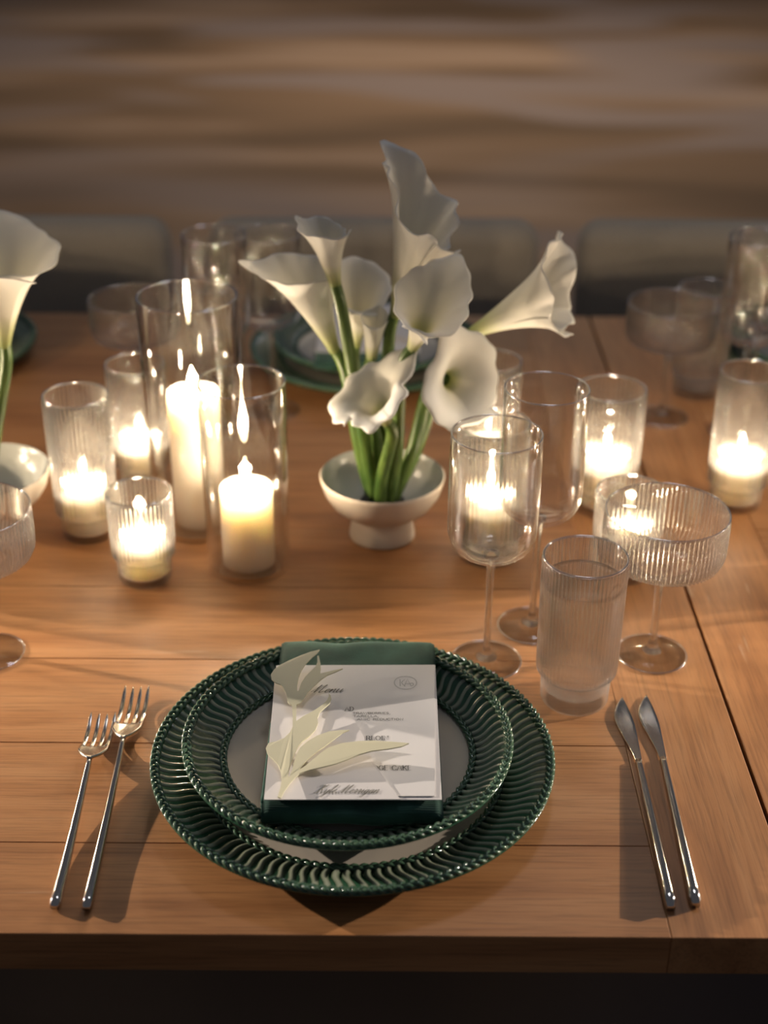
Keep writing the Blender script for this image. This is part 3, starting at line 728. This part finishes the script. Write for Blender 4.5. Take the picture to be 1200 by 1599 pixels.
def tumbler_parts(parent, H, R, rb, step, wall, base, ribs=52, amp=.0006, floor_z=.0075):
    """ribbed wall standing on a narrower pressed-glass base"""
    th = 0.0020
    spec = [(rb + .001, step, .8), (R * .95, step + .0035, .8), (R * .965, step + .008, 1),
            (R * .975, step + (H - step) * .4, 1), (R * .99, step + (H - step) * .75, 1), (R, H - .003, 1), (R, H - .0008, .1), (R - th / 2, H, 0), (R - th, H - .0008, 0),
            (R * .985 - th, step + (H - step) * .7, 0), (R * .965 - th, step + .010, 0), (rb - .001, step + .001, 0)]
    V, F = lathe([(a, b) for a, b, c in spec], ribs * 8, ribs, amp, [c for a, b, c in spec], closed=True)
    obj('ribbed_wall', mesh('ribbed_wall', V, F), wall, parent)
    spec = [(0, 0, 0), (rb - .004, 0, 0), (rb - .001, .0008, .2), (rb, .0035, .8), (rb + .0006, step - .003, 1), (rb + .001, step - .0002, .8), (rb - .001, step + .0004, 0), (rb - .0022, floor_z + .003, 0), (rb - .006, floor_z, 0), (0, floor_z, 0)]
    V, F = lathe([(a, b) for a, b, c in spec], ribs * 8, ribs, amp, [c for a, b, c in spec])
    obj('base', mesh('base', V, F), base, parent)
    rim_bead(parent, R - .001, H, .0012)
def loc(x, y): return (x, y, T)
w1 = make_wine(0.228, 0.0385, 0.112, 0.0325, 'wine_glass', 'clear wine glass standing closest to the plates, front of the pair', 'wine glasses'); w1.location = loc(0.0935, 0.1633)
w2 = make_wine(0.2443, 0.0371, 0.1165, 0.0325, 'wine_glass', 'taller clear wine glass behind the nearest wine glass', 'wine glasses'); w2.location = loc(0.1400, 0.2214)
cp = make_coupe(0.1492, 0.0540, 0.0325, 'coupe_glass', 'ribbed glass coupe right of the water glass', 'ribbed coupes'); cp.location = loc(0.2460, 0.1758)
wg = thing('water_glass', 'ribbed tumbler of water at the tips of the knives', 'glass', loc(0.1668, 0.1073), 0, 'water glasses')
tumbler_parts(wg, 0.143, 0.0357, 0.0290, 0.0285, M['watercup'], M['cupbase'], 60, .0007, .011)
def water_mesh(top):
    pr = [(0, .0108), (.0225, .0108), (.0265, .0142), (.0281, .0290), (.0328, .0382), (.0334, top - .004), (.0337, top), (.0330, top - .0006), (.030, top - .0010), (0, top - .0010)]
    V, F = lathe(pr, 96); return mesh('water', V, F)
obj('water', water_mesh(0.1205), M['water'], wg)

copy_tree(cp, None, loc=loc(-0.3605, 0.170), rz=.1, label='ribbed glass coupe cut off by the left edge of the photo')
# far side, mirrored settings
copy_tree(w1, None, loc=loc(-0.140, 0.712), label='blurred far wine glass left of the flowers, the one nearer the flowers')
copy_tree(w2, None, loc=loc(-0.196, 0.655), label='blurred far wine glass behind the tallest candle cylinder')
copy_tree(cp, None, loc=loc(-0.303, 0.705), label='blurred far coupe behind the left ribbed candle glasses')
copy_tree(wg, None, loc=loc(-0.215, 0.775), label='blurred far water glass behind the tallest candle cylinder')
copy_tree(cp, None, loc=loc(0.345, 0.700), label='blurred far coupe at the right above the candle glasses')
copy_tree(w1, None, loc=loc(0.455, 0.715), label='blurred far wine glass at the right edge, farther of two')
copy_tree(w2, None, loc=loc(0.428, 0.655), label='blurred far wine glass at the right edge, nearer of two')
copy_tree(wg, None, loc=loc(0.402, 0.775), label='blurred far water glass right of the far coupe stem')

# ------------------------------------------------------------------ candles
def add_flame(parent, z, power, s=1.0):
    V, F = tube([(0, 0, z - .001), (0.0003, 0, z + .004), (0.0010, 0, z + .008)], .0007, 6); obj('wick', mesh('wick', V, F), M['wick'], parent)
    pr = [(0, 0), (.0022, .0012), (.0040, .0050), (.0044, .0080), (.0036, .0130), (.0018, .0185), (0, .0235)]
    V, F = lathe([(r * s, h * s) for r, h in pr], 16); obj('flame', mesh('flame', V, F), M['flame'], parent, (0, 0, z + .003))
    d = bpy.data.lights.new('flame_light', 'POINT'); d.energy = power; d.color = (1.0, 0.79, 0.56); d.shadow_soft_size = 0.0055
    l = bpy.data.objects.new('flame_light', d); COL.objects.link(l); l.parent = parent; l.location = (0, 0, z + .003 + .011 * s)
def wax_mesh(r, h, z0=0.0):
    pr = [(0, z0), (r - .001, z0), (r, z0 + .001), (r, z0 + h - .003), (r - .0006, z0 + h - .0008), (r - .0022, z0 + h), (r - .0045, z0 + h - .0012), (r * .55, z0 + h - .0028), (0, z0 + h - .0030)]
    V, F = lathe(pr, 56); return mesh('wax', V, F)
PW = 1.0
def votive(x, y, H, R, lab_glass, lab_candle, wr=0.0235, wh=0.046, power=PW, group='ribbed candle glasses', step=.026, rz=0):
    v = thing('votive_glass', lab_glass, 'candle holder', loc(x, y), rz, group)
    tumbler_parts(v, H, R, R - .0062, step, M['ribbed'], M['cupbase'], 46, .0007, .0075)
    c = thing('votive_candle', lab_candle, 'candle', (x, y, T + .0077), 0, 'candles in ribbed glasses')
    obj('wax', wax_mesh(wr, wh), M['wax'], c); add_flame(c, wh - .003, power)
votive(-0.3111, 0.3956, 0.1588, 0.0330, 'tall ribbed candle glass, leftmost of the candle group', 'lit candle inside the leftmost tall ribbed glass')
votive(-0.2700, 0.5060, 0.1474, 0.0320, 'tall ribbed candle glass just behind the leftmost one', 'lit candle inside the ribbed glass behind the leftmost one')
votive(-0.2380, 0.3068, 0.0964, 0.0320, 'short ribbed candle glass at the front of the left group', 'lit candle inside the short ribbed glass at left', wh=.036)
votive(0.1068, 0.3554, 0.1501, 0.0365, 'tall ribbed candle glass seen through the nearest wine glass', 'lit candle seen through the nearest wine glass bowl', wh=.058)
votive(0.1150, 0.5139, 0.1506, 0.0330, 'tall ribbed candle glass behind the drooping right lily', 'lit candle inside the ribbed glass behind the drooping right lily')
votive(0.2385, 0.4607, 0.1416, 0.0365, 'tall ribbed candle glass behind the coupe and taller wine glass', 'lit candle in the tall ribbed glass behind the coupe', wh=.052)
votive(0.2420, 0.3225, 0.0930, 0.0345, 'short ribbed candle glass seen through the coupe on the right', 'lit candle in the short ribbed glass seen through the coupe', wh=.042)
votive(0.3860, 0.4715, 0.1575, 0.0335, 'tall ribbed candle glass at the right edge of the photo', 'lit candle in the ribbed glass at the right edge', wh=.045)
def hurricane(x, y, H, R, wr, wh, lab_glass, lab_candle, power=1.25):
    th = .0022
    h = thing('glass_cylinder', lab_glass, 'candle holder', loc(x, y), 0, 'clear glass candle cylinders')
    pr = [(0, 0), (R - .003, 0), (R, .003), (R * 1.002, H * .5), (R, H - .0012), (R - th / 2, H), (R - th, H - .0012), (R - th, .008), (R - th - .003, .0052), (0, .0050)]
    V, F = lathe(pr, 120); obj('cylinder', mesh('cylinder', V, F), M['glass_cyl'], h); rim_bead(h, R - th / 2, H, .0013)
    c = thing('pillar_candle', lab_candle, 'candle', (x, y, T + .0051), 0, 'pillar candles')
    obj('wax', wax_mesh(wr, wh), M['wax'], c); add_flame(c, wh - .003, power, 1.15)
M['glass_cyl'] = glass_thin('clear_cylinder_glass', base=.05, edge=1.0, power=2.8)
hurricane(-0.1960, 0.4202, 0.2547, 0.0500, 0.0270, 0.149, 'tallest clear glass cylinder around a tall pillar candle', 'tall white pillar candle in the tallest glass cylinder')
hurricane(-0.1365, 0.3315, 0.2015, 0.0423, 0.0262, 0.086, 'shorter clear glass cylinder in front of the tallest one', 'short white pillar candle with flame in the front glass cylinder')

hurricane(-0.640, 0.330, 0.2015, 0.0423, 0.0262, 0.110, 'clear glass candle cylinder beyond the left edge, nearer of two', 'pillar candle in the nearer cylinder beyond the left edge', 3.5)
hurricane(-0.740, 0.420, 0.2547, 0.0500, 0.0270, 0.149, 'clear glass candle cylinder beyond the left edge, farther of two', 'pillar candle in the farther cylinder beyond the left edge', 3.5)
hurricane(0.640, 0.330, 0.2015, 0.0423, 0.0262, 0.110, 'clear glass candle cylinder beyond the right edge, nearer of two', 'pillar candle in the nearer cylinder beyond the right edge', 3.5)
hurricane(0.740, 0.420, 0.2547, 0.0500, 0.0270, 0.149, 'clear glass candle cylinder beyond the right edge, farther of two', 'pillar candle in the farther cylinder beyond the right edge', 3.5)

# ------------------------------------------------------------------ bowls of calla lilies
def make_bowl(label, x, y):
    b = thing('footed_bowl', label, 'bowl', loc(x, y), 0, 'footed stoneware bowls')
    out = [(0.018, .026), (0.030, .0275), (.040, .0305), (.052, .040), (.060, .0525), (.0640, .066), (.0648, .0700), (.0636, .0713)]
    inn = [(.0622, .0700), (.0605, .064), (.056, .053), (.048, .0435), (.036, .0370), (.02, .0345), (0, .0340)]
    V, F = lathe([(0, .026)] + out, 96); obj('outer_shell', mesh('shell', V, F), M['bowl_out'], b)
    V, F = lathe([(.0636, .0713)] + inn, 96); obj('inner_glaze', mesh('glaze', V, F), M['bowl_in'], b)
    V, F = lathe([(0, .001), (.031, 0), (.0345, .0008), (.0345, .004), (.0322, .016), (.0310, .0275), (.0330, .0300), (0, .0300)], 72); obj('foot', mesh('foot', V, F), M['bowl_out'], b)
    f = thing('flower_frog', 'dark pin holder gripping the stems in the ' + ('middle' if x > -.2 else 'left edge') + ' bowl', 'flower frog', (x, y, T + .0343))
    V, F = lathe([(0, 0), (.0230, .0010), (.0235, .006), (.022, .0075), (0, .0075)], 40); obj('base', mesh('base', V, F), M['frog'], f)
    V, F = [], []
    for i in range(60):
        r = .020 * math.sqrt((i + .5) / 60); a = i * 2.39996
        v, q = tube([(r * math.cos(a), r * math.sin(a), .007), (r * math.cos(a), r * math.sin(a), .015)], [.0006, .0002], 4); k = len(V); V += v; F += [tuple(j + k for j in g) for g in q]
    o = obj('pins', mesh('pins', V, F, False), M['frog'], f); o['kind'] = 'stuff'
    return b
BX, BY = -0.0022, 0.3973
make_bowl('white footed stoneware bowl holding the lilies in the middle', BX, BY)
make_bowl('white footed stoneware bowl cut off by the left edge', -0.4130, 0.4020)

def spathe_mesh(L, R, r0, flare, curl, tip, ruf, seed, low=0.55, turn=1.12, bend=0.0):
    """calla spathe: a sheet wrapped into a funnel, tallest at angle 0 where it ends in a pointed tip;
    local axis +z, the tall side towards +x, the mouth looks towards -x."""
    rnd = random.Random(seed); nu, nv = 72, 34
    p1, p2, p3 = (rnd.uniform(0, 6.28) for _ in range(3))
    V, F, A = [], [], []
    for j in range(nv + 1):
        s = j / nv
        for i in range(nu + 1):
            u = 2 * i / nu - 1; ph = u * PI * turn
            back = ((1 + math.cos(max(-PI, min(PI, ph)))) / 2) ** 0.9
            Lh = L * (low + (1 - low) * back)
            r = r0 + R * 0.50 * (1 - (1 - s) ** 1.4) * s ** 0.35 + R * 0.5 * flare * s ** 4.5
            r *= 1 + 0.07 * u
            z = Lh * s - curl * R * s ** 9
            w = math.exp(-(ph / 0.26) ** 2) * s ** 7
            r += tip * w * 0.8; z += tip * w * 0.6
            e = s ** 4
            wav = math.sin(3 * ph + p1) + 0.6 * math.sin(5 * ph + p2) + 0.55 * s ** 5 * math.sin(11 * ph + p3)
            r += ruf * R * e * wav; z += ruf * R * e * 0.9 * math.cos(4 * ph + p3)
            # edges of the sheet roll outwards
            ed = max(0, (abs(u) - .82) / .18)
            r += 0.16 * R * ed * ed * s ** 1.5
            x = r * math.cos(ph); y = r * math.sin(ph)
            x += bend * L * s * s
            V.append((x, y, z)); A.append(s)
    for j in range(nv):
        for i in range(nu):
            a = j * (nu + 1) + i; F.append((a, a + 1, a + nu + 2, a + nu + 1))
    return mesh('spathe', V, F, True, ('along', A))
def frame(axis, back):
    z = Vector(axis).normalized(); x = Vector(back); x = (x - z * x.dot(z)).normalized(); y = z.cross(x)
    return Matrix((x, y, z)).transposed()
def calla(label, foot, base, axis, back, L, R, flare=.8, curl=.15, tip=.012, ruf=.05, low=.55, seed=1, sag=0.0, rs=.0062, turn=1.12, bend=0.0, group='white calla lilies in the middle bowl'):
    foot = Vector(foot); base = Vector(base)
    c = thing('calla_lily', label, 'flower', (foot.x, foot.y, foot.z), 0, group)
    Rm = frame(axis, back)
    o = obj('spathe', spathe_mesh(L, R, .0050, flare, curl, tip, ruf, seed, low, turn, bend), M['petal'], c)
    o.matrix_local = Matrix.Translation(base - foot) @ Rm.to_4x4()
    md = o.modifiers.new('thickness', 'SOLIDIFY'); md.thickness = 0.0010; md.offset = 0
    V, F = tube([(0, 0, L * .03), (0, 0, L * .2), (0.001, 0, L * .42)], [.0035, .0042, .0022], 10)
    s = obj('spadix', mesh('spadix', V, F), M['spadix'], c); s.matrix_local = o.matrix_local.copy()
    ax = Vector(axis).normalized(); d = (base - foot).length
    p = [foot, foot.lerp(base, .35) + Vector((0, 0, sag)), base - ax * d * .15, base + ax * 0.004]
    path = [q - foot for q in cat_rom(p, 8)]
    n = len(path); V, F = tube(path, [rs * (1.12 - 0.22 * i / (n - 1)) for i in range(n)], 14)
    obj('stem', mesh('stem', V, F), M['green'], c)
    return c
ZB = T + 0.0480
def ft(dx, dy): return (BX + dx, BY + dy, ZB)
def pt(x, y, z): return (x, y, T + z)
calla('tallest white lily standing upright at the top of the bouquet', ft(.002, .008), pt(.009, .402, .2416), (.20, -.05, 1), (-.62, .5, .2), .152, .042, .62, .05, .016, .15, .60, 3)
calla('open white lily facing forward below the tallest one', ft(.008, -.010), pt(.0250, .342, .2310), (.36, -.20, .95), (.30, .85, .1), .090, .0300, .95, .18, .006, .09, .46, 8)
calla('white lily leaning far out to the right on a long stem', ft(.014, .006), pt(.0835, .420, .2165), (.82, -.12, .58), (.1, .5, .9), .128, .037, .9, .08, .008, .15, .70, 12)
calla('broad white lily leaning left with a pointed tip', ft(-.012, .004), pt(-.0500, .402, .205), (-.42, -.05, .95), (-.9, .1, .3), .112, .033, .75, .05, .018, .06, .70, 21)
calla('narrow white lily on a dark stem rising at the left', ft(-.008, -.008), pt(-.0475, .372, .2835), (-.22, .0, 1), (-.7, .3, .2), .066, .018, .8, .05, .008, .09, .75, 5)
calla('rounded white lily behind the narrow left one', ft(-.004, .012), pt(-.0300, .440, .195), (.04, .05, 1), (-.2, 1, .1), .092, .034, .7, .30, .004, .06, .60, 31)
calla('small white lily bud hidden in the middle of the stems', ft(.0, .0), pt(-.0140, .404, .196), (.10, 0, 1), (.2, 1, 0), .050, .012, .4, .0, .004, .03, .75, 41)
calla('large open white lily drooping low over the bowl front', ft(-.002, -.014), pt(.0025, .347, .1520), (-.26, -.30, .80), (.80, .1, .45), .070, .036, 1.05, .35, .012, .14, .58, 52)
calla('open white lily drooping to the right behind the nearest wine glass', ft(.012, -.006), pt(.0570, .384, .1830), (.55, -.80, .35), (-.55, .2, .75), .052, .042, 1.05, .20, .010, .06, .62, 63)
calla('white lily cut off by the left edge of the photo', (-.413, .402, ZB), pt(-.3780, .408, .205), (.10, 0, 1), (-.3, 1, .2), .122, .056, .75, .10, .004, .05, .78, 71, group='white calla lilies in the left bowl')
